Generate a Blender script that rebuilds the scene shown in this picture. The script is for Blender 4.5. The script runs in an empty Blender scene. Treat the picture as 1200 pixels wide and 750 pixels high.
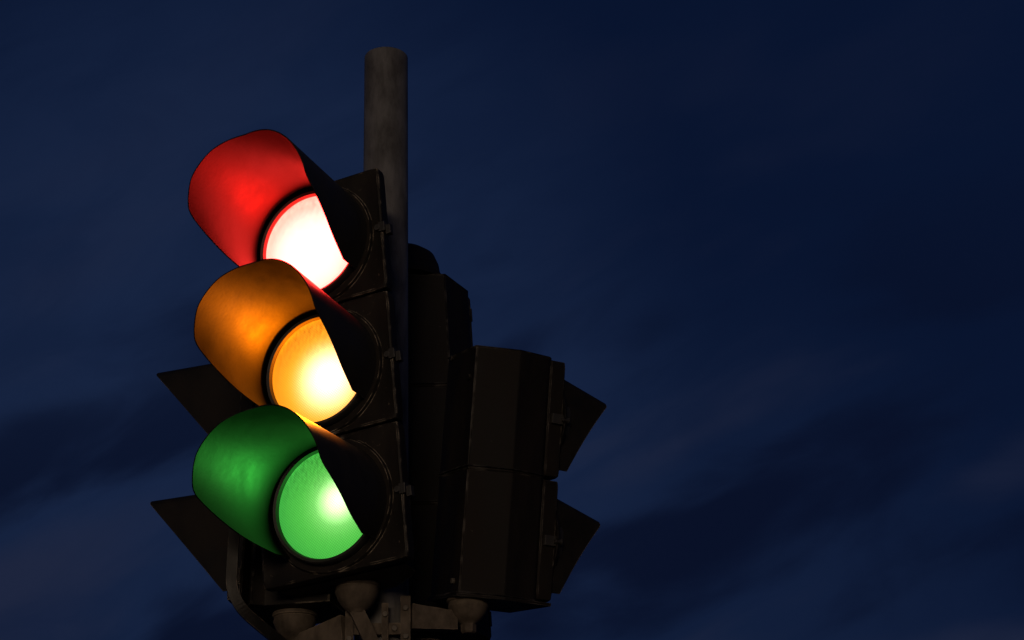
import bpy, bmesh, math, random
from mathutils import Vector, Matrix
random.seed(7)
PI = math.pi
scene = bpy.context.scene
COL = scene.collection

# ------------------------------------------------------------------ camera
CAM = Vector((0.0, -4.5015, 0.0))
YAW, PITCH, ROLL, F = 0.075, 0.4027, -0.0258, 2149.99
fwd = Vector((math.sin(YAW)*math.cos(PITCH), math.cos(YAW)*math.cos(PITCH), math.sin(PITCH)))
rgt0 = Vector((math.cos(YAW), -math.sin(YAW), 0))
up0 = rgt0.cross(fwd)
rgt = rgt0*math.cos(ROLL) + up0*math.sin(ROLL)
upv = -rgt0*math.sin(ROLL) + up0*math.cos(ROLL)
cd = bpy.data.cameras.new('camera')
cd.sensor_width = 36.0
cd.lens = F/1200.0*36.0
cd.clip_start = 0.05
cd.clip_end = 5000
cam = bpy.data.objects.new('camera', cd)
COL.objects.link(cam)
m = Matrix((rgt, upv, -fwd)).transposed().to_4x4()
m.translation = CAM
cam.matrix_world = m
scene.camera = cam

# ------------------------------------------------------------------ view
scene.render.engine = 'CYCLES'
scene.view_settings.view_transform = 'Standard'
scene.view_settings.look = 'None'
scene.view_settings.exposure = 0.0
scene.view_settings.gamma = 1.0
scene.cycles.use_denoising = True
scene.cycles.sample_clamp_indirect = 3.0
scene.cycles.max_bounces = 8
scene.cycles.transparent_max_bounces = 12

# ------------------------------------------------------------------ sky: late dusk with torn cloud
w = bpy.data.worlds.new('World')
scene.world = w
w.use_nodes = True
nt = w.node_tree
N, L = nt.nodes, nt.links
N.clear()
out = N.new('ShaderNodeOutputWorld')
bg = N.new('ShaderNodeBackground')
L.new(bg.outputs[0], out.inputs[0])
tc = N.new('ShaderNodeTexCoord')
def wdot(v):
    n = N.new('ShaderNodeVectorMath'); n.operation = 'DOT_PRODUCT'
    L.new(tc.outputs['Generated'], n.inputs[0]); n.inputs[1].default_value = v
    return n.outputs['Value']
def wmath(op, a, b=None, clamp=False):
    n = N.new('ShaderNodeMath'); n.operation = op; n.use_clamp = clamp
    for i, v in enumerate((a, b)):
        if v is None: continue
        if isinstance(v, (int, float)): n.inputs[i].default_value = v
        else: L.new(v, n.inputs[i])
    return n.outputs[0]
def wramp(fac, stops):
    n = N.new('ShaderNodeMapRange'); n.interpolation_type = 'SMOOTHSTEP'
    L.new(fac, n.inputs[0])
    n.inputs[1].default_value, n.inputs[2].default_value, n.inputs[3].default_value, n.inputs[4].default_value = stops
    return n.outputs[0]
def wmix(fac, a, b):
    n = N.new('ShaderNodeMix'); n.data_type = 'RGBA'
    if isinstance(fac, (int, float)): n.inputs[0].default_value = fac
    else: L.new(fac, n.inputs[0])
    for i, v in ((6, a), (7, b)):
        if isinstance(v, tuple): n.inputs[i].default_value = v
        else: L.new(v, n.inputs[i])
    return n.outputs[2]
hor = Vector((1, 0, 0)); upz = Vector((0, -0.39, 0.92))
streak = (hor*0.90 + upz*0.43)
cross = (-hor*0.43 + upz*0.90)
comb = N.new('ShaderNodeCombineXYZ')
L.new(wmath('MULTIPLY', wdot(streak), 4.2), comb.inputs[0])
L.new(wmath('MULTIPLY', wdot(cross), 10.5), comb.inputs[1])
L.new(wmath('MULTIPLY', wdot(Vector((0, 0.92, 0.39))), 3.0), comb.inputs[2])
n1 = N.new('ShaderNodeTexNoise')
n1.inputs['Scale'].default_value = 1.0; n1.inputs['Detail'].default_value = 3.2
n1.inputs['Roughness'].default_value = 0.42; n1.inputs['Distortion'].default_value = 0.35
L.new(comb.outputs[0], n1.inputs['Vector'])
# the clear sky: deep navy, paler where the last light hangs behind thin cloud in the west (left)
def skydir(az, el):
    az, el = math.radians(az), math.radians(el)
    return Vector((math.sin(az)*math.cos(el), math.cos(az)*math.cos(el), math.sin(el)))
def patch(az, el, rad):
    return wramp(wdot(skydir(az, el)), (math.cos(math.radians(rad)), 1.0, 0.0, 1.0))
n2 = N.new('ShaderNodeTexNoise')
n2.inputs['Scale'].default_value = 2.3; n2.inputs['Detail'].default_value = 6.0
n2.inputs['Roughness'].default_value = 0.55; n2.inputs['Distortion'].default_value = 0.6
L.new(comb.outputs[0], n2.inputs['Vector'])
paler = wmath('ADD', wmath('MULTIPLY', patch(-5.5, 21.5, 16), 0.80), wmath('MULTIPLY', patch(8, 10, 16), 0.42), True)
thin = wmath('MULTIPLY', paler, wramp(n2.outputs[0], (0.30, 0.68, 0.78, 1.10)), True)
clear = wmix(thin, (0.0031, 0.0083, 0.0320, 1), (0.0108, 0.0222, 0.0640, 1))
low = wramp(wdot(upz), (0.14, -0.12, 0.14, 1.0))
mott = wmath('ADD', wmath('MULTIPLY', n1.outputs[0], 0.84), wmath('MULTIPLY', n2.outputs[0], 0.16))
dark = wmath('MULTIPLY', wramp(mott, (0.51, 0.39, 0.0, 0.85)), low, True)
lite = wmath('MULTIPLY', wramp(mott, (0.51, 0.66, 0.0, 0.70)), low, True)
c1 = wmix(dark, clear, (0.0027, 0.0052, 0.0200, 1))
c2 = wmix(lite, c1, (0.0165, 0.0225, 0.0540, 1))
L.new(c2, bg.inputs[0])
bg.inputs[1].default_value = 0.86

# ------------------------------------------------------------------ weak warm street glow from behind the camera
sd = bpy.data.lights.new('street_glow', 'SUN')
sd.energy = 1.0
sd.angle = math.radians(24)
sd.color = (1.0, 0.76, 0.54)
sun = bpy.data.objects.new('street_glow', sd)
COL.objects.link(sun)
sun.rotation_euler = Vector((0.20, 0.98, 0.0)).to_track_quat('-Z', 'Y').to_euler()

# ------------------------------------------------------------------ materials
def principled(name, base, rough, metal=0.0):
    mt = bpy.data.materials.new(name)
    mt.use_nodes = True
    b = mt.node_tree.nodes['Principled BSDF']
    b.inputs['Base Color'].default_value = (*base, 1)
    b.inputs['Roughness'].default_value = rough
    b.inputs['Metallic'].default_value = metal
    return mt, mt.node_tree, b
def weathered(name, base, dirt, rough=0.5, metal=0.0, dirt_amt=0.5, chip=(0.32, 0.30, 0.27), chip_amt=1.0, bump=0.15, streaky=1.0, scale=1.0, spec=0.5, rvar=1.0):
    """paint or plastic with grime in patches and streaks, scuffed edges and specks"""
    mt, t, b = principled(name, base, rough, metal)
    n, l = t.nodes, t.links
    b.inputs['Specular IOR Level'].default_value = spec
    co = n.new('ShaderNodeTexCoord')
    mp = n.new('ShaderNodeMapping'); l.new(co.outputs['Object'], mp.inputs[0])
    mp.inputs['Scale'].default_value = (9*scale, 9*scale, 9*scale/ (1+2.5*streaky))
    a = n.new('ShaderNodeTexNoise'); a.inputs['Scale'].default_value = 1.3; a.inputs['Detail'].default_value = 8; a.inputs['Roughness'].default_value = 0.62
    l.new(mp.outputs[0], a.inputs['Vector'])
    mr = n.new('ShaderNodeMapRange'); mr.inputs[1].default_value = 0.38; mr.inputs[2].default_value = 0.72; mr.inputs[4].default_value = dirt_amt
    l.new(a.outputs[0], mr.inputs[0])
    mx = n.new('ShaderNodeMix'); mx.data_type = 'RGBA'
    mx.inputs[6].default_value = (*base, 1); mx.inputs[7].default_value = (*dirt, 1)
    l.new(mr.outputs[0], mx.inputs[0])
    # fine grit
    g = n.new('ShaderNodeTexNoise'); g.inputs['Scale'].default_value = 160; g.inputs['Detail'].default_value = 3
    l.new(co.outputs['Object'], g.inputs['Vector'])
    gr = n.new('ShaderNodeMapRange'); gr.inputs[1].default_value = 0.70; gr.inputs[2].default_value = 0.78; gr.inputs[4].default_value = 0.35*chip_amt
    l.new(g.outputs[0], gr.inputs[0])
    mx2 = n.new('ShaderNodeMix'); mx2.data_type = 'RGBA'
    l.new(gr.outputs[0], mx2.inputs[0]); l.new(mx.outputs[2], mx2.inputs[6]); mx2.inputs[7].default_value = (*chip, 1)
    # worn edges
    bv = n.new('ShaderNodeBevel'); bv.samples = 4; bv.inputs[0].default_value = 0.0035
    ge = n.new('ShaderNodeNewGeometry')
    dt_ = n.new('ShaderNodeVectorMath'); dt_.operation = 'DOT_PRODUCT'
    l.new(bv.outputs[0], dt_.inputs[0]); l.new(ge.outputs['Normal'], dt_.inputs[1])
    e = n.new('ShaderNodeMapRange'); e.inputs[1].default_value = 0.985; e.inputs[2].default_value = 0.90; e.inputs[4].default_value = 1.0
    l.new(dt_.outputs['Value'], e.inputs[0])
    wn = n.new('ShaderNodeTexNoise'); wn.inputs['Scale'].default_value = 28; wn.inputs['Detail'].default_value = 5
    l.new(co.outputs['Object'], wn.inputs['Vector'])
    wr = n.new('ShaderNodeMapRange'); wr.inputs[1].default_value = 0.46; wr.inputs[2].default_value = 0.62; wr.inputs[4].default_value = chip_amt
    l.new(wn.outputs[0], wr.inputs[0])
    em = n.new('ShaderNodeMath'); em.operation = 'MULTIPLY'; em.use_clamp = True
    l.new(e.outputs[0], em.inputs[0]); l.new(wr.outputs[0], em.inputs[1])
    mx3 = n.new('ShaderNodeMix'); mx3.data_type = 'RGBA'
    l.new(em.outputs[0], mx3.inputs[0]); l.new(mx2.outputs[2], mx3.inputs[6]); mx3.inputs[7].default_value = (*chip, 1)
    l.new(mx3.outputs[2], b.inputs['Base Color'])
    rr = n.new('ShaderNodeMapRange'); rr.inputs[1].default_value = 0.3; rr.inputs[2].default_value = 0.75
    rr.inputs[3].default_value = max(0.05, rough-0.10*rvar); rr.inputs[4].default_value = min(1, rough+0.18*rvar)
    l.new(a.outputs[0], rr.inputs[0]); l.new(rr.outputs[0], b.inputs['Roughness'])
    bp = n.new('ShaderNodeBump'); bp.inputs['Strength'].default_value = bump; bp.inputs['Distance'].default_value = 0.004
    ad = n.new('ShaderNodeMath'); ad.operation = 'MULTIPLY_ADD'; ad.inputs[1].default_value = 0.25
    l.new(g.outputs[0], ad.inputs[0]); l.new(a.outputs[0], ad.inputs[2])
    l.new(ad.outputs[0], bp.inputs['Height']); l.new(bp.outputs[0], b.inputs['Normal'])
    return mt

M_house = weathered('black_housing_plastic', (0.0085, 0.0072, 0.006), (0.032, 0.024, 0.017), 0.55, chip=(0.50, 0.42, 0.32), chip_amt=0.9, spec=0.22)
M_house2 = weathered('faded_black_plastic', (0.0065, 0.0052, 0.0045), (0.022, 0.015, 0.011), 0.62, chip=(0.33, 0.30, 0.27), chip_amt=0.45, dirt_amt=0.6, spec=0.22)
M_visor = weathered('black_visor_plastic', (0.0032, 0.0032, 0.0032), (0.0062, 0.0058, 0.0053), 0.42, chip=(0.30, 0.28, 0.26), chip_amt=0.12, dirt_amt=0.45, bump=0.11, streaky=0.3, scale=1.5, spec=0.10, rvar=0.45)
M_visor_out = weathered('dusty_visor_outside', (0.022, 0.019, 0.017), (0.055, 0.046, 0.036), 0.5, chip=(0.25, 0.22, 0.2), chip_amt=0.5, dirt_amt=0.6, bump=0.12, streaky=0.3, spec=0.3)
M_visor2 = weathered('scuffed_visor_plastic', (0.008, 0.0075, 0.007), (0.030, 0.022, 0.016), 0.55, chip=(0.25, 0.22, 0.20), chip_amt=0.5, streaky=0.3, spec=0.2)
M_rubber = weathered('black_rubber', (0.018, 0.017, 0.017), (0.05, 0.045, 0.04), 0.6, chip=(0.12, 0.11, 0.10), chip_amt=0.5)
M_steel = weathered('galvanised_steel', (0.17, 0.165, 0.16), (0.030, 0.027, 0.025), 0.6, 0.1, dirt_amt=0.95, chip=(0.02, 0.018, 0.016), chip_amt=1.4, bump=0.30, streaky=0.8, scale=1.9)
M_bracket = weathered('dirty_bracket_metal', (0.135, 0.105, 0.076), (0.032, 0.024, 0.017), 0.8, 0.0, dirt_amt=0.95, chip=(0.36, 0.28, 0.20), chip_amt=0.8, bump=0.3, streaky=0.2, scale=2.0)
M_bolt = weathered('bolt_metal', (0.13, 0.115, 0.095), (0.05, 0.036, 0.026), 0.6, 0.3, chip=(0.4, 0.36, 0.3), chip_amt=0.5)
M_inner = principled('dull_reflector_bowl', (0.05, 0.05, 0.05), 0.7)[0]
M_asphalt = weathered('asphalt', (0.045, 0.045, 0.047), (0.065, 0.062, 0.060), 0.85, chip=(0.1, 0.1, 0.1), chip_amt=0.3, streaky=0, scale=0.1)

def lens_material(name, tint, edge, mid, hot, r0, r1, centre, strength, R, grime=0.75):
    """coloured prismatic lens: the bulb's beam goes through it and the moulded glass glows"""
    mt = bpy.data.materials.new(name); mt.use_nodes = True
    t = mt.node_tree; n, l = t.nodes, t.links; n.clear()
    o = n.new('ShaderNodeOutputMaterial')
    co = n.new('ShaderNodeTexCoord')
    sp = n.new('ShaderNodeSeparateXYZ'); l.new(co.outputs['Object'], sp.inputs[0])
    def mth(op, a, b=None, clamp=False):
        q = n.new('ShaderNodeMath'); q.operation = op; q.use_clamp = clamp
        for i, v in enumerate((a, b)):
            if v is None: continue
            if isinstance(v, (int, float)): q.inputs[i].default_value = v
            else: l.new(v, q.inputs[i])
        return q.outputs[0]
    dx = mth('SUBTRACT', sp.outputs[0], centre[0]); dz = mth('SUBTRACT', sp.outputs[2], centre[1])
    d = mth('SQRT', mth('ADD', mth('MULTIPLY', dx, dx), mth('MULTIPLY', dz, dz)))
    ra = n.new('ShaderNodeValToRGB'); l.new(mth('DIVIDE', d, R*1.35), ra.inputs[0])
    K = max(max(hot), max(mid), max(edge))
    hot, mid, edge = [tuple(q/K for q in c) for c in (hot, mid, edge)]
    strength = strength*K
    cr = ra.color_ramp; cr.interpolation = 'B_SPLINE'
    cr.elements[0].position = 0.0; cr.elements[0].color = (*hot, 1)
    cr.elements[1].position = 1.0; cr.elements[1].color = (*edge, 1)
    for p, c in ((r0, hot), ((r0+r1)/2, tuple((h*0.45+q*0.55) for h, q in zip(hot, mid))), (r1, mid), (0.72, tuple((e*0.5+q*0.5) for e, q in zip(edge, mid)))):
        el = cr.elements.new(p); el.color = (*c, 1)
    # moulded grid of little prisms
    gx = mth('SINE', mth('MULTIPLY', sp.outputs[0], 2*PI/0.0072)); gz = mth('SINE', mth('MULTIPLY', sp.outputs[2], 2*PI/0.0072))
    grid = mth('MULTIPLY', gx, gz)
    gm = mth('MULTIPLY_ADD', grid, 0.22); gm.node.inputs[2].default_value = 0.95
    # grime washed down from the top
    no = n.new('ShaderNodeTexNoise'); mp = n.new('ShaderNodeMapping'); l.new(co.outputs['Object'], mp.inputs[0])
    mp.inputs['Scale'].default_value = (30, 30, 14); l.new(mp.outputs[0], no.inputs['Vector']); no.inputs['Detail'].default_value = 5
    mr = n.new('ShaderNodeMapRange'); mr.inputs[1].default_value = R*0.15; mr.inputs[2].default_value = R*1.0; mr.inputs[3].default_value = 0.05; mr.inputs[4].default_value = grime
    l.new(sp.outputs[2], mr.inputs[0])
    nr = n.new('ShaderNodeMapRange'); nr.inputs[1].default_value = 0.35; nr.inputs[2].default_value = 0.68; l.new(no.outputs[0], nr.inputs[0])
    gr = mth('SUBTRACT', 1.0, mth('MULTIPLY', mr.outputs[0], nr.outputs[0]))
    st = mth('MULTIPLY', mth('MULTIPLY', gm, gr), strength)
    e = n.new('ShaderNodeEmission'); l.new(ra.outputs[0], e.inputs[0]); l.new(st, e.inputs[1])
    tr = n.new('ShaderNodeBsdfTransparent'); tr.inputs[0].default_value = (*tint, 1)
    gl = n.new('ShaderNodeBsdfGlossy'); gl.inputs[0].default_value = (0.04, 0.04, 0.04, 1); gl.inputs[1].default_value = 0.2
    a1 = n.new('ShaderNodeAddShader'); a2 = n.new('ShaderNodeAddShader')
    l.new(e.outputs[0], a1.inputs[0]); l.new(tr.outputs[0], a1.inputs[1])
    l.new(a1.outputs[0], a2.inputs[0]); l.new(gl.outputs[0], a2.inputs[1]); l.new(a2.outputs[0], o.inputs[0])
    return mt
R_A = 0.136
M_red = lens_material('red_lens', (0.50, 0.004, 0.001), (19, 0.26, 0.10), (33, 1.04, 0.84), (38, 1.35, 1.15), 0.3, 0.75, (0.0, -0.02), 1.0, R_A, 0.35)
M_amber = lens_material('amber_lens', (0.50, 0.105, 0.001), (1.05, 0.27, 0.006), (1.6, 0.62, 0.04), (4, 2.4, 1.25), 0.16, 0.52, (0.030, -0.030), 1.0, R_A, 0.5)
M_green = lens_material('green_lens', (0.030, 0.40, 0.045), (0.040, 0.40, 0.052), (0.12, 0.66, 0.085), (1.8, 2.8, 1.2), 0.03, 0.36, (0.036, 0.0), 1.0, R_A, 0.5)
M_dead = principled('unlit_lens', (0.02, 0.02, 0.02), 0.2)[0]

# ------------------------------------------------------------------ mesh helpers
def link(name, bm, mat, parent=None, loc=None, smooth=False, angle=None):
    bmesh.ops.recalc_face_normals(bm, faces=bm.faces)
    me = bpy.data.meshes.new(name)
    bm.to_mesh(me); bm.free()
    me.materials.append(mat)
    if smooth:
        for p in me.polygons: p.use_smooth = True
        if angle:
            me.set_sharp_from_angle(angle=math.radians(angle))
    o = bpy.data.objects.new(name, me)
    COL.objects.link(o)
    if parent: o.parent = parent
    if loc is not None: o.location = loc
    return o
def empty(name, loc, rot=None):
    o = bpy.data.objects.new(name, None)
    COL.objects.link(o)
    o.empty_display_size = 0.1
    mw = (rot.to_4x4() if rot is not None else Matrix.Identity(4)).copy()
    mw.translation = loc
    o.matrix_world = mw
    return o
def tag(o, label=None, cat=None, group=None, kind=None):
    if label: o['label'] = label
    if cat: o['category'] = cat
    if group: o['group'] = group
    if kind: o['kind'] = kind
def bevel(bm, w, seg=2, ang=35):
    es = [e for e in bm.edges if len(e.link_faces) == 2 and e.calc_face_angle(0) > math.radians(ang)]
    if es: bmesh.ops.bevel(bm, geom=es, offset=w, segments=seg, affect='EDGES', profile=0.6)
def prism(bm, poly, z0, z1, cap0=True, cap1=True, jitter=0.0):
    a = [bm.verts.new((x, y, z0)) for x, y in poly]
    b = [bm.verts.new((x, y, z1)) for x, y in poly]
    n = len(poly)
    for i in range(n): bm.faces.new((a[i], a[(i+1) % n], b[(i+1) % n], b[i]))
    if cap0: bm.faces.new(a)
    if cap1: bm.faces.new(list(reversed(b)))
def box(bm, lo, hi, M=None):
    vs = [bm.verts.new((x, y, z)) for x in (lo[0], hi[0]) for y in (lo[1], hi[1]) for z in (lo[2], hi[2])]
    for f in ((0, 1, 3, 2), (4, 6, 7, 5), (0, 4, 5, 1), (2, 3, 7, 6), (0, 2, 6, 4), (1, 5, 7, 3)):
        bm.faces.new([vs[i] for i in f])
    if M is not None: bmesh.ops.transform(bm, matrix=M, verts=vs)
    return vs
def lathe(bm, prof, seg=64, axis='Y', closed=False, c=(0, 0, 0)):
    """prof: list of (radius, height along axis)"""
    rings = []
    for r, h in prof:
        ring = []
        for i in range(seg):
            a = 2*PI*i/seg
            if axis == 'Y': p = (c[0]+r*math.cos(a), c[1]+h, c[2]+r*math.sin(a))
            else: p = (c[0]+r*math.cos(a), c[1]+r*math.sin(a), c[2]+h)
            ring.append(bm.verts.new(p))
        rings.append(ring)
    pairs = list(zip(rings, rings[1:])) + ([(rings[-1], rings[0])] if closed else [])
    for A_, B_ in pairs:
        for i in range(seg):
            j = (i+1) % seg
            bm.faces.new((A_[i], A_[j], B_[j], B_[i]))
    return rings
def cyl_between(bm, p0, p1, r, seg=16):
    p0, p1 = Vector(p0), Vector(p1); d = (p1-p0)
    q = d.to_track_quat('Z', 'Y').to_matrix().to_4x4(); q.translation = p0
    rings = lathe(bm, [(r, 0), (r, d.length)], seg, 'Z')
    vs = rings[0]+rings[1]
    bm.faces.new(rings[0]); bm.faces.new(rings[1])
    bmesh.ops.transform(bm, matrix=q, verts=vs)
def bar(bm, p0, p1, w_, h0, h1=None, upd=(0, 0, 1)):
    """rectangular bar from p0 to p1, width w_, height h0 at the start and h1 at the end"""
    h1 = h1 or h0
    p0, p1 = Vector(p0), Vector(p1); d = (p1-p0).normalized()
    s = d.cross(Vector(upd)).normalized(); u = s.cross(d)
    vs = []
    for p, h in ((p0, h0), (p1, h1)):
        for a, b in ((-1, -1), (1, -1), (1, 1), (-1, 1)):
            vs.append(bm.verts.new(p + s*(a*w_/2) + u*(b*h/2)))
    for f in ((0, 1, 2, 3), (7, 6, 5, 4), (0, 4, 5, 1), (1, 5, 6, 2), (2, 6, 7, 3), (3, 7, 4, 0)):
        bm.faces.new([vs[i] for i in f])

def door_bm(W, H, dt, rin, gap=0.003, cr=0.012, dish=0.004):
    """one aspect's door: a rounded plate with a round opening, its rim turned back"""
    bm = bmesh.new()
    n = 96
    a, b = W/2, H/2-gap
    def rect(th, a, b, cr):
        c, s = math.cos(th), math.sin(th)
        k = min(a/abs(c) if abs(c) > 1e-6 else 9, b/abs(s) if abs(s) > 1e-6 else 9)
        x, z = c*k, s*k
        # round the corner
        ex, ez = abs(x)-(a-cr), abs(z)-(b-cr)
        if ex > 0 and ez > 0:
            m_ = max(math.hypot(ex, ez), 1e-9)
            x = math.copysign(a-cr+ex/m_*cr, x); z = math.copysign(b-cr+ez/m_*cr, z)
        return x, z
    ths = sorted(set([2*PI*i/n for i in range(n)] + [s for q in range(4) for s in [math.atan2((b) * (1 if q < 2 else -1), a*(1 if q in (0, 3) else -1)) % (2*PI)]]))
    def ring(f): return [bm.verts.new(f(t)) for t in ths]
    rs = [ring(lambda t: (rin*math.cos(t), 0.03, rin*math.sin(t))),
          ring(lambda t: (rin*math.cos(t), -0.002, rin*math.sin(t))),
          ring(lambda t: ((rin+0.018)*math.cos(t), -0.004, (rin+0.018)*math.sin(t))),
          ring(lambda t: ((rin+0.022)*math.cos(t), dish, (rin+0.022)*math.sin(t)))]
    def rr(y, ins): return ring(lambda t: (lambda p: (p[0], y, p[1]))(rect(t, a-ins, b-ins, cr)))
    rs += [rr(dish*0.5, 0.012), rr(0.0, 0.006), rr(0.0015, 0.0015), rr(0.004, 0), rr(dt-0.004, 0), rr(dt, 0.004), rr(dt, 0.03)]
    m_ = len(ths)
    for A_, B_ in zip(rs, rs[1:]):
        for i in range(m_):
            j = (i+1) % m_
            bm.faces.new((A_[i], A_[j], B_[j], B_[i]))
    return bm

def interp(x, xs, ys):
    if x <= xs[0]: return ys[0]
    for i in range(len(xs)-1):
        if x <= xs[i+1]:
            return ys[i]+(ys[i+1]-ys[i])*(x-xs[i])/(xs[i+1]-xs[i])
    return ys[-1]
def visor_bm(Rv, the, prof, tap=0.0, shear=(0, 0), th_=0.003, wob=0.0):
    """hood rolled from sheet: prof(theta) is how far it reaches out; theta 0 is its crown"""
    bm = bmesh.new()
    nt_, ns = 96, 14
    grid = {}
    for side, dr in ((0, -th_), (1, 0.0)):
        for i in range(nt_+1):
            th = -the + 2*the*i/nt_
            Y = prof(abs(th))
            for j in range(ns+1):
                y = Y*j/ns
                r = Rv*(1+tap*y) + dr + wob*math.sin(3.1*th+0.6)*y
                grid[side, i, j] = bm.verts.new((r*math.sin(th)+shear[0]*y, -y, r*math.cos(th)+shear[1]*y))
    def q(*v): bm.faces.new([grid[k] for k in v])
    for i in range(nt_):
        for j in range(ns):
            q((0, i, j), (0, i+1, j), (0, i+1, j+1), (0, i, j+1))
            q((1, i, j), (1, i, j+1), (1, i+1, j+1), (1, i+1, j)); bm.faces.ensure_lookup_table(); bm.faces[-1].material_index = 1
        q((0, i, ns), (0, i+1, ns), (1, i+1, ns), (1, i, ns))
        q((0, i, 0), (1, i, 0), (1, i+1, 0), (0, i+1, 0))
    for i in (0, nt_):
        for j in range(ns):
            q((0, i, j), (0, i, j+1), (1, i, j+1), (1, i, j))
    return bm

def hood_bm(hw, zt, zb, reach, sag, foot=0.022, th_=0.003, cr=0.022):
    """square hood: flat cheeks cut back from the brow to a short foot, a flat top that may droop"""
    bm = bmesh.new()
    def path(o):
        p = [(-hw+o, zb + (zt-zb-cr)*i/8) for i in range(9)]
        p += [(-(hw-cr)-(cr-o)*math.cos(a*PI/12), zt-cr+(cr-o)*math.sin(a*PI/12)) for a in range(1, 7)]
        q = [(-x, z) for x, z in reversed(p)]
        return p+q
    ns = 6; grid = {}
    po, pi_ = path(0), path(th_)
    for side, pp in ((0, pi_), (1, po)):
        for i, (x, z) in enumerate(pp):
            t = min(1.0, max(0.0, (po[i][1]-zb)/(zt-cr*0.6-zb)))
            R_ = foot+(reach-foot)*t
            for j in range(ns+1):
                y = R_*j/ns
                grid[side, i, j] = bm.verts.new((x*(1-0.05*y/reach), -y, z-sag*(y/reach)*t))
    n_ = len(po)-1
    def q(*v): bm.faces.new([grid[k] for k in v])
    for i in range(n_):
        for j in range(ns):
            q((0, i, j), (0, i+1, j), (0, i+1, j+1), (0, i, j+1))
            q((1, i, j), (1, i, j+1), (1, i+1, j+1), (1, i+1, j)); bm.faces.ensure_lookup_table(); bm.faces[-1].material_index = 1
        q((0, i, ns), (0, i+1, ns), (1, i+1, ns), (1, i, ns))
        q((0, i, 0), (1, i, 0), (1, i+1, 0), (0, i+1, 0))
    for i in (0, n_):
        for j in range(ns): q((0, i, j), (0, i, j+1), (1, i, j+1), (1, i, j))
    return bm

def lens_bm(R, y0, bulge):
    bm = bmesh.new()
    seg, nr = 72, 14
    c = bm.verts.new((0, y0-bulge, 0)); prev = None
    for k in range(1, nr+1):
        r = R*k/nr
        ring = [bm.verts.new((r*math.cos(2*PI*i/seg), y0-bulge*(1-(k/nr)**2), r*math.sin(2*PI*i/seg))) for i in range(seg)]
        for i in range(seg):
            j = (i+1) % seg
            if prev: bm.faces.new((prev[i], prev[j], ring[j], ring[i]))
            else: bm.faces.new((c, ring[j], ring[i]))
        prev = ring
    return bm

def head_rot(ya, ti, ro):
    return Matrix.Rotation(ya, 3, 'Z') @ Matrix.Rotation(ti, 3, 'X') @ Matrix.Rotation(ro, 3, 'Y')

def body_bm(n, H, sec, seam=0.0035, wallbump=True):
    """the case behind the doors: one moulded box per aspect, stacked with a fine joint"""
    bm = bmesh.new()
    for k in range(n):
        z0, z1 = k*H + (seam if k else 0.0), (k+1)*H - (seam if k < n-1 else 0)
        p = [(-x, y) for x, y in sec] + [(x, y) for x, y in reversed(sec)]
        prism(bm, p, z0, z1)
        if k < n-1:
            q = [(x*0.97, y*0.985+0.001) for x, y in p]
            prism(bm, q, z1-0.0005, z1+2*seam+0.0005)
    y0 = sec[0][1]   # the doors close the front, so the boxes are open there
    bmesh.ops.delete(bm, geom=[f for f in bm.faces if all(abs(v.co.y-y0) < 1e-5 for v in f.verts)], context='FACES')
    bevel(bm, 0.003, 2, 20)
    return bm

def build_head(name, pose, rot, n, H, W, dt, sec, Rl, Rv, visors, lenses, mats, latch_side=1, lens_y=-0.0177):
    mh, mv = mats
    root = empty(name, Vector(pose), head_rot(*rot))
    link('housing', body_bm(n, H, sec), mh, root)
    for k in range(n):
        zc = (k+0.5)*H
        d = link('door', door_bm(W, H, dt, Rl+0.012), mh, root, (0, 0, zc), True, 28)
        bz = bmesh.new()
        lathe(bz, [(Rl-0.002, 0.02), (Rl-0.002, -0.012), (Rl+0.002, lens_y-0.006), (Rl+0.009, lens_y-0.008), (Rl+0.0125, lens_y-0.004), (Rl+0.013, -0.006), (Rl+0.013, 0.02)], 96)
        link('bezel', bz, M_rubber, d, None, True, 40)
        # wing latches on the opening side and hinge lugs on the other
        lb = bmesh.new()
        s = latch_side
        box(lb, (s*W/2-0.010, -0.006, -0.016), (s*W/2+0.008, dt*0.8, 0.010))
        box(lb, (s*W/2+0.006, 0.002, -0.024), (s*W/2+0.020, 0.018, 0.002))
        cyl_between(lb, (s*W/2-0.012, -0.009, -0.004), (s*W/2-0.012, 0.01, -0.004), 0.006, 12)
        bevel(lb, 0.0018, 2)
        link('latch', lb, M_rubber, d, None)
        for zz in (-H*0.32, H*0.32):
            hb = bmesh.new()
            cyl_between(hb, (-s*(W/2-0.001), dt-0.008, zz-0.02), (-s*(W/2-0.001), dt-0.008, zz+0.02), 0.005, 12)
            link('hinge', hb, mh, d, None)
        v = visors[k]
        vo = link('visor', (visor_bm if 'Rv' in v else hood_bm)(**v), mv, root, (0, -0.004, zc+v_dz[name][k]), True, 50)
        vo.data.materials.append(M_visor_out if mv is M_visor else mv)
        lm_, lab, bulb = lenses[k]
        le = link('lens', lens_bm(Rl, lens_y+0.004, 0.010), lm_, root, (0, 0, zc), True)
        if lab:
            le['label'] = lab
            rb = bmesh.new()
            lathe(rb, [(Rl-0.002, 0.012), (Rl*0.9, 0.04), (Rl*0.62, 0.075), (0.03, 0.092), (0.001, 0.094)], 48)
            link('reflector', rb, M_inner, root, (0, 0, zc), True)
            ld = bpy.data.lights.new('bulb', 'SPOT')
            ld.spot_size, ld.spot_blend = math.radians(130), 1.0
            ld.energy, ld.color, ld.shadow_soft_size = bulb
            lo = bpy.data.objects.new('bulb', ld); COL.objects.link(lo)
            lo.parent = root; lo.location = (0, 0.058, zc); lo.rotation_euler = (-PI/2-0.14, 0, 0)
    return root

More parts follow.
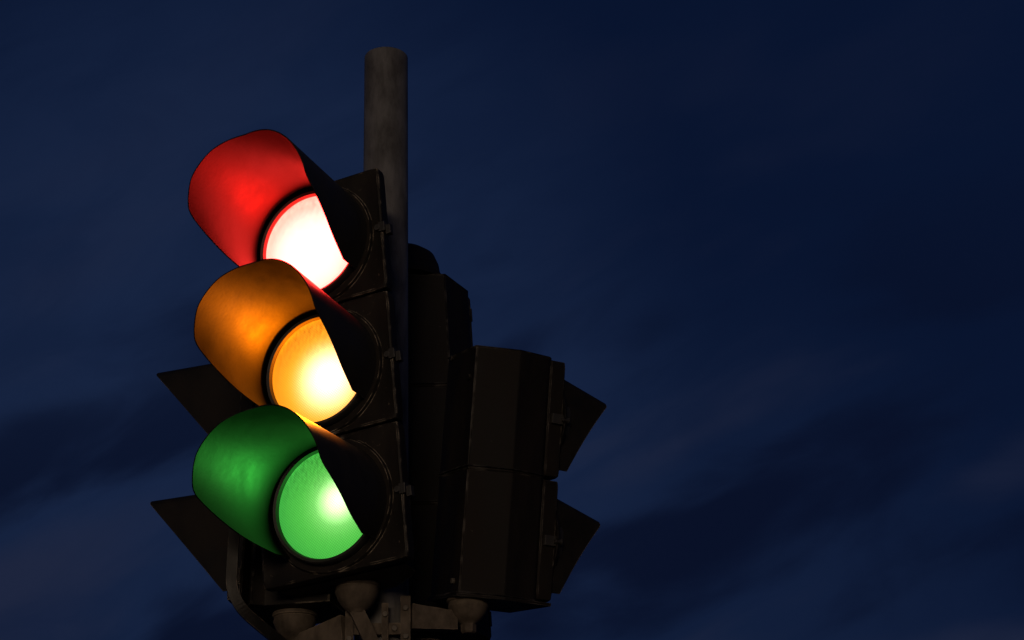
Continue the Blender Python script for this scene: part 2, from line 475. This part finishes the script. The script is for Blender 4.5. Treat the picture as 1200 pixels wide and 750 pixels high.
# ------------------------------------------------------------------ ground
bm = bmesh.new()
bmesh.ops.create_grid(bm, x_segments=4, y_segments=4, size=1500)
g = link('ground', bm, M_asphalt, None, (0, 0, -1.6)); tag(g, kind='structure')

# ------------------------------------------------------------------ pole
PR, PZ = 0.0612, 2.7296
bm = bmesh.new()
pole = empty('traffic_light_pole', Vector((0, 0, -1.6)))
tag(pole, 'tall round galvanised steel pole with streaked grey surface rising behind the lit signal', 'pole')
rings = lathe(bm, [(PR-0.004, PZ+1.6-0.05), (PR-0.004, PZ+1.6-0.001), (PR-0.0015, PZ+1.6), (PR, PZ+1.6-0.002), (PR, 0)], 96, 'Z')
link('shaft', bm, M_steel, pole, None, True, 50)
bm = bmesh.new()
lathe(bm, [(PR-0.0045, PZ+1.6-0.012), (PR*0.6, PZ+1.6-0.008), (0.0005, PZ+1.6-0.006)], 64, 'Z')
link('end_plug', bm, M_rubber, pole, None, True)

# ------------------------------------------------------------------ lit three-light signal
H_A, W_A = 0.3486, 0.3988
KN = [math.radians(a) for a in (0, 30, 60, 90, 120, 140)]
KY = [0.3114, 0.3282, 0.3327, 0.3155, 0.1522, -0.0006]
def prof_a(s):
    def f(th):
        v = sum(interp(abs(th+d*0.06), KN, KY) for d in (-1, 0, 1))/3
        return max(v, 0.008)*s
    return f
TH_A = 2.2966
SEC_A = [(0.172, 0.038), (0.158, 0.110), (0.150, 0.125), (0.062, 0.195)]
v_dz = {'traffic_signal': [0.0]*3}
ua = {2: (0, 0, 0, 0, 0), 1: (-0.024, -0.0042, -0.0395, -0.0061, -0.0579), 0: (0.040, -0.0102, 0.092, 0.0, 0.12)}
ua = [ua[0], ua[1], ua[2]]
va = [dict(Rv=0.1567, the=TH_A, prof=prof_a(1+u[4]), tap=0.211, shear=(u[0], 0.0305-u[2])) for u in ua]
v_dz['lit'] = [0.004+u[1] for u in ua]
v_dz['traffic_signal'] = v_dz['lit']
lens_a = [(M_green, 'glowing green lens with a fine grid and a white hot spot', (12, (1.0, 0.97, 0.85), 0.020)),
          (M_amber, 'glowing amber lens bright white at its centre', (84, (1.0, 0.93, 0.75), 0.020)),
          (M_red, 'glowing red lens burnt out to white', (40, (1.0, 0.85, 0.65), 0.020))]
A = build_head('traffic_signal', (-0.1184, -0.2396, 1.1607), (-0.4965, 0.0209, -0.0725), 3, H_A, W_A, 0.036, SEC_A, R_A, 0.1567, va, lens_a, (M_house, M_visor))
tag(A, 'black three-light traffic signal showing red, amber and green lit together under round hoods', 'traffic light')

# ------------------------------------------------------------------ rear three-light signal, seen from behind
HD, WD = 0.3486, 0.366
SEC_D = [(0.178, 0.034), (0.172, 0.060), (0.097, 0.164)]
vd = [dict(Rv=0.150, the=TH_A, prof=prof_a(0.9), tap=0.05, shear=(0, 0)) for _ in range(3)]
ld_ = [(M_dead, None, None)]*3
v_dz['traffic_signal_rear'] = [0, 0, 0]
def build_named(key, name, *a, **k):
    o = build_head(key, *a, **k); o.name = name; return o
D = build_named('traffic_signal_rear', 'traffic_signal', (0.1037, 0.3726, 1.1283), (3.2, 0.0672, 0.035), 3, HD, WD, 0.036, SEC_D, R_A, 0.150, vd, ld_, (M_house2, M_visor2))
tag(D, 'dark three-light signal seen from behind with domed cap, between the pole and the right-hand head', 'traffic light')
bm = bmesh.new()
lathe(bm, [(0.116, 0), (0.116, 0.020), (0.110, 0.026), (0.106, 0.060), (0.096, 0.088), (0.074, 0.106), (0.040, 0.115), (0.001, 0.118)], 48, 'Z')
link('top_cap', bm, M_house2, D, (0.016, 0.085, 3*HD), True, 50)

# ------------------------------------------------------------------ two-light signals to the right and left
HB, WB = 0.3137, 0.2104
SEC_B = [(0.098, 0.040), (0.107, 0.052), (0.1186, 0.1399), (0.0856, 0.2495)]
v_dz['right'] = [0.0]*2
vb = [dict(hw=0.096, zt=0.272-HB/2, zb=0.026-HB/2, reach=0.132, sag=0.044) for _ in range(2)]
B = build_named('right', 'pedestrian_signal', (0.3772, 0.0768, 1.1621), (1.9836, 0.0201, -0.1571), 2, HB, WB, 0.044, SEC_B, 0.090, 0.112, vb, [(M_dead, None, None)]*2, (M_house2, M_visor2), latch_side=-1)
tag(B, 'black two-section signal right of the pole, its ribbed back showing, hoods pointing right', 'traffic light', 'two-section signals on both sides of the pole')
for lx, ly, lz in ((0.058, 0.249, 2*HB-0.006), (-0.052, 0.2495, 0.03), (-0.060, 0.2495, HB*1.75)):
    bm = bmesh.new(); cyl_between(bm, (lx, ly-0.004, lz), (lx, ly+0.007, lz), 0.008, 6); bevel(bm, 0.0015, 1)
    link('screw', bm, M_bolt if lz < 0.1 else M_house2, B)
bm = bmesh.new()
prism(bm, [(-0.112, 0.006), (0.112, 0.006), (0.122, 0.14), (0.088, 0.256), (-0.088, 0.256), (-0.122, 0.14)], -0.010, -0.002)
bevel(bm, 0.002, 1)
link('bottom_tray', bm, M_house2, B)
HC, WC = 0.3432, 0.2988
SEC_C = [(0.108, 0.040), (0.112, 0.050), (0.0897, 0.0769), (0.070, 0.2402)]
v_dz['left'] = [0.0]*2
vc = [dict(hw=0.118, zt=z-HC/2, zb=0.040-HC/2, reach=L_, sag=0.004) for z, L_ in ((0.318, 0.252), (0.343, 0.268))]
C = build_named('left', 'pedestrian_signal', (-0.3317, 0.0658, 1.130), (-1.9497, 0.0006, -0.0675), 2, HC, WC, 0.040, SEC_C, 0.105, 0.1345, vc, [(M_dead, None, None)]*2, (M_house, M_visor2), latch_side=-1)
tag(C, 'black two-section signal half hidden behind the lit one, its hoods pointing left', 'traffic light', 'two-section signals on both sides of the pole')

# ------------------------------------------------------------------ bracket that carries the heads
BR = empty('mounting_bracket', Vector((0, 0, 1.0)))
tag(BR, 'grimy brown metal bracket with cup joints clamped round the pole under the signals', 'bracket')
O = Vector((0, 0, -1.0))
def lk(name, bm, mat=M_bracket, smooth=False, angle=None):
    bmesh.ops.translate(bm, vec=O, verts=bm.verts)
    return link(name, bm, mat, BR, None, smooth, angle)
def cup(x, y, ztop, r=0.052, h=0.085, nut=True, tilt=None):
    bm = bmesh.new()
    prof = [(0.001, 0.0), (r*0.94, 0.0), (r, -0.003), (r, -0.011), (r*0.93, -0.014), (r*0.93, -0.018), (r*0.96, -0.024), (r*0.93, -0.24*h-0.012), (r*0.84, -0.42*h-0.012), (r*0.70, -0.60*h-0.012), (r*0.52, -0.76*h-0.012), (r*0.38, -h), (r*0.34, -h-0.004)]
    lathe(bm, prof, 40, 'Z', c=(x, y, ztop))
    if nut:
        lathe(bm, [(r*0.36, -h), (r*0.36, -h-0.022), (r*0.28, -h-0.026), (0.001, -h-0.026)], 6, 'Z', c=(x, y, ztop))
    return lk('cup_joint', bm, M_bracket, True, 42)
cup(-0.066, -0.125, 1.172, 0.056, 0.072, nut=False)
cup(0.208, -0.035, 1.156, 0.053, 0.064)
cup(-0.222, 0.02, 1.135, 0.056, 0.070, nut=False)
cup(0.108, 0.285, 1.120, 0.052, 0.07)
def part_bar(name, *a, mat=M_bracket, bw=0.003, **k):
    bm = bmesh.new(); bar(bm, *a, **k); bevel(bm, bw, 2); return lk(name, bm, mat)
# clamp halves round the pole
for bx, bz_ in ((-0.084, 1.115), (-0.084, 1.04), (0.052, 1.115), (0.052, 1.045), (0.002, 1.10), (-0.040, 1.066), (0.025, 1.066)):
    bm = bmesh.new(); yy = -0.092 if bx in (-0.040, 0.025) else -0.098
    cyl_between(bm, (bx, yy+0.002, bz_), (bx, yy-0.006, bz_), 0.0075, 6); bevel(bm, 0.001, 1)
    lk('bolt', bm, M_bolt)
for (x0, x1, zt) in ((-0.094, -0.074, 1.150), (-0.006, 0.010, 1.128), (0.040, 0.064, 1.146)):
    bm = bmesh.new(); box(bm, (x0, -0.098, 0.86), (x1, -0.066, zt)); bevel(bm, 0.003, 2)
    lk('upright', bm)
for z in (0.90, 1.052):
    for xa, xb in ((-0.0735, -0.0065), (0.0105, 0.0395)):
        bm = bmesh.new(); box(bm, (xa, -0.092, z), (xb, -0.078, z+0.028)); bevel(bm, 0.002, 2)
        lk('cross_plate', bm)
for z in (0.905, 1.03):
    bm = bmesh.new()
    lathe(bm, [(PR+0.0005, z), (PR+0.006, z), (PR+0.006, z+0.022), (PR+0.0005, z+0.022)], 48, 'Z', closed=True)
    lk('clamp_band', bm, M_steel, True, 40)
# curved stay from the left-hand head down to the clamp
M_stay = weathered('black_stay_metal', (0.006, 0.0055, 0.005), (0.014, 0.010, 0.007), 0.35, 0.0, chip=(0.35, 0.24, 0.16), chip_amt=0.5, spec=0.2)
bm = bmesh.new()
ctl = [Vector(p) for p in ((-0.362, -0.185, 1.30), (-0.364, -0.185, 1.20), (-0.362, -0.185, 1.145), (-0.340, -0.18, 1.098), (-0.295, -0.165, 1.058), (-0.240, -0.145, 1.018), (-0.17, -0.11, 0.975), (-0.094, -0.085, 0.945))]
pts = []
for i in range(len(ctl)-1):
    a, b = ctl[i], ctl[i+1]; pa = ctl[max(0, i-1)]; pb = ctl[min(len(ctl)-1, i+2)]
    for k in range(6):
        t_ = k/6
        pts.append(0.5*((2*a)+(b-pa)*t_+(2*pa-5*a+4*b-pb)*t_*t_+(3*a-pa-3*b+pb)*t_**3))
pts.append(ctl[-1])
prev = None
for i, p in enumerate(pts):
    d_ = (pts[min(i+1, len(pts)-1)]-pts[max(i-1, 0)]).normalized(); sd_ = d_.cross(Vector((0, 1, 0))).normalized(); bk = sd_.cross(d_)
    ring = [bm.verts.new(p+sd_*a*0.013+bk*b*0.010) for a, b in ((-1, -1), (1, -1), (1, 1), (-1, 1))]
    if prev:
        for q in range(4): bm.faces.new((prev[q], prev[(q+1) % 4], ring[(q+1) % 4], ring[q]))
    else: bm.faces.new(ring)
    prev = ring
bm.faces.new(list(reversed(prev)))
bevel(bm, 0.003, 2, 50)
lk('stay', bm, M_stay)
# arms out to the cups
part_bar('arm', (0.0645, -0.075, 1.098), (0.176, -0.036, 1.096), 0.030, 0.062, 0.046)
part_bar('arm', (-0.0945, -0.080, 1.070), (-0.215, 0.012, 1.052), 0.030, 0.064, 0.040)
part_bar('arm', (-0.068, -0.128, 1.105), (-0.030, -0.100, 1.030), 0.034, 0.030, 0.030, upd=(0, 1, 0))
part_bar('arm', (0.03, 0.064, 1.03), (0.105, 0.28, 1.035), 0.030, 0.050, 0.040)
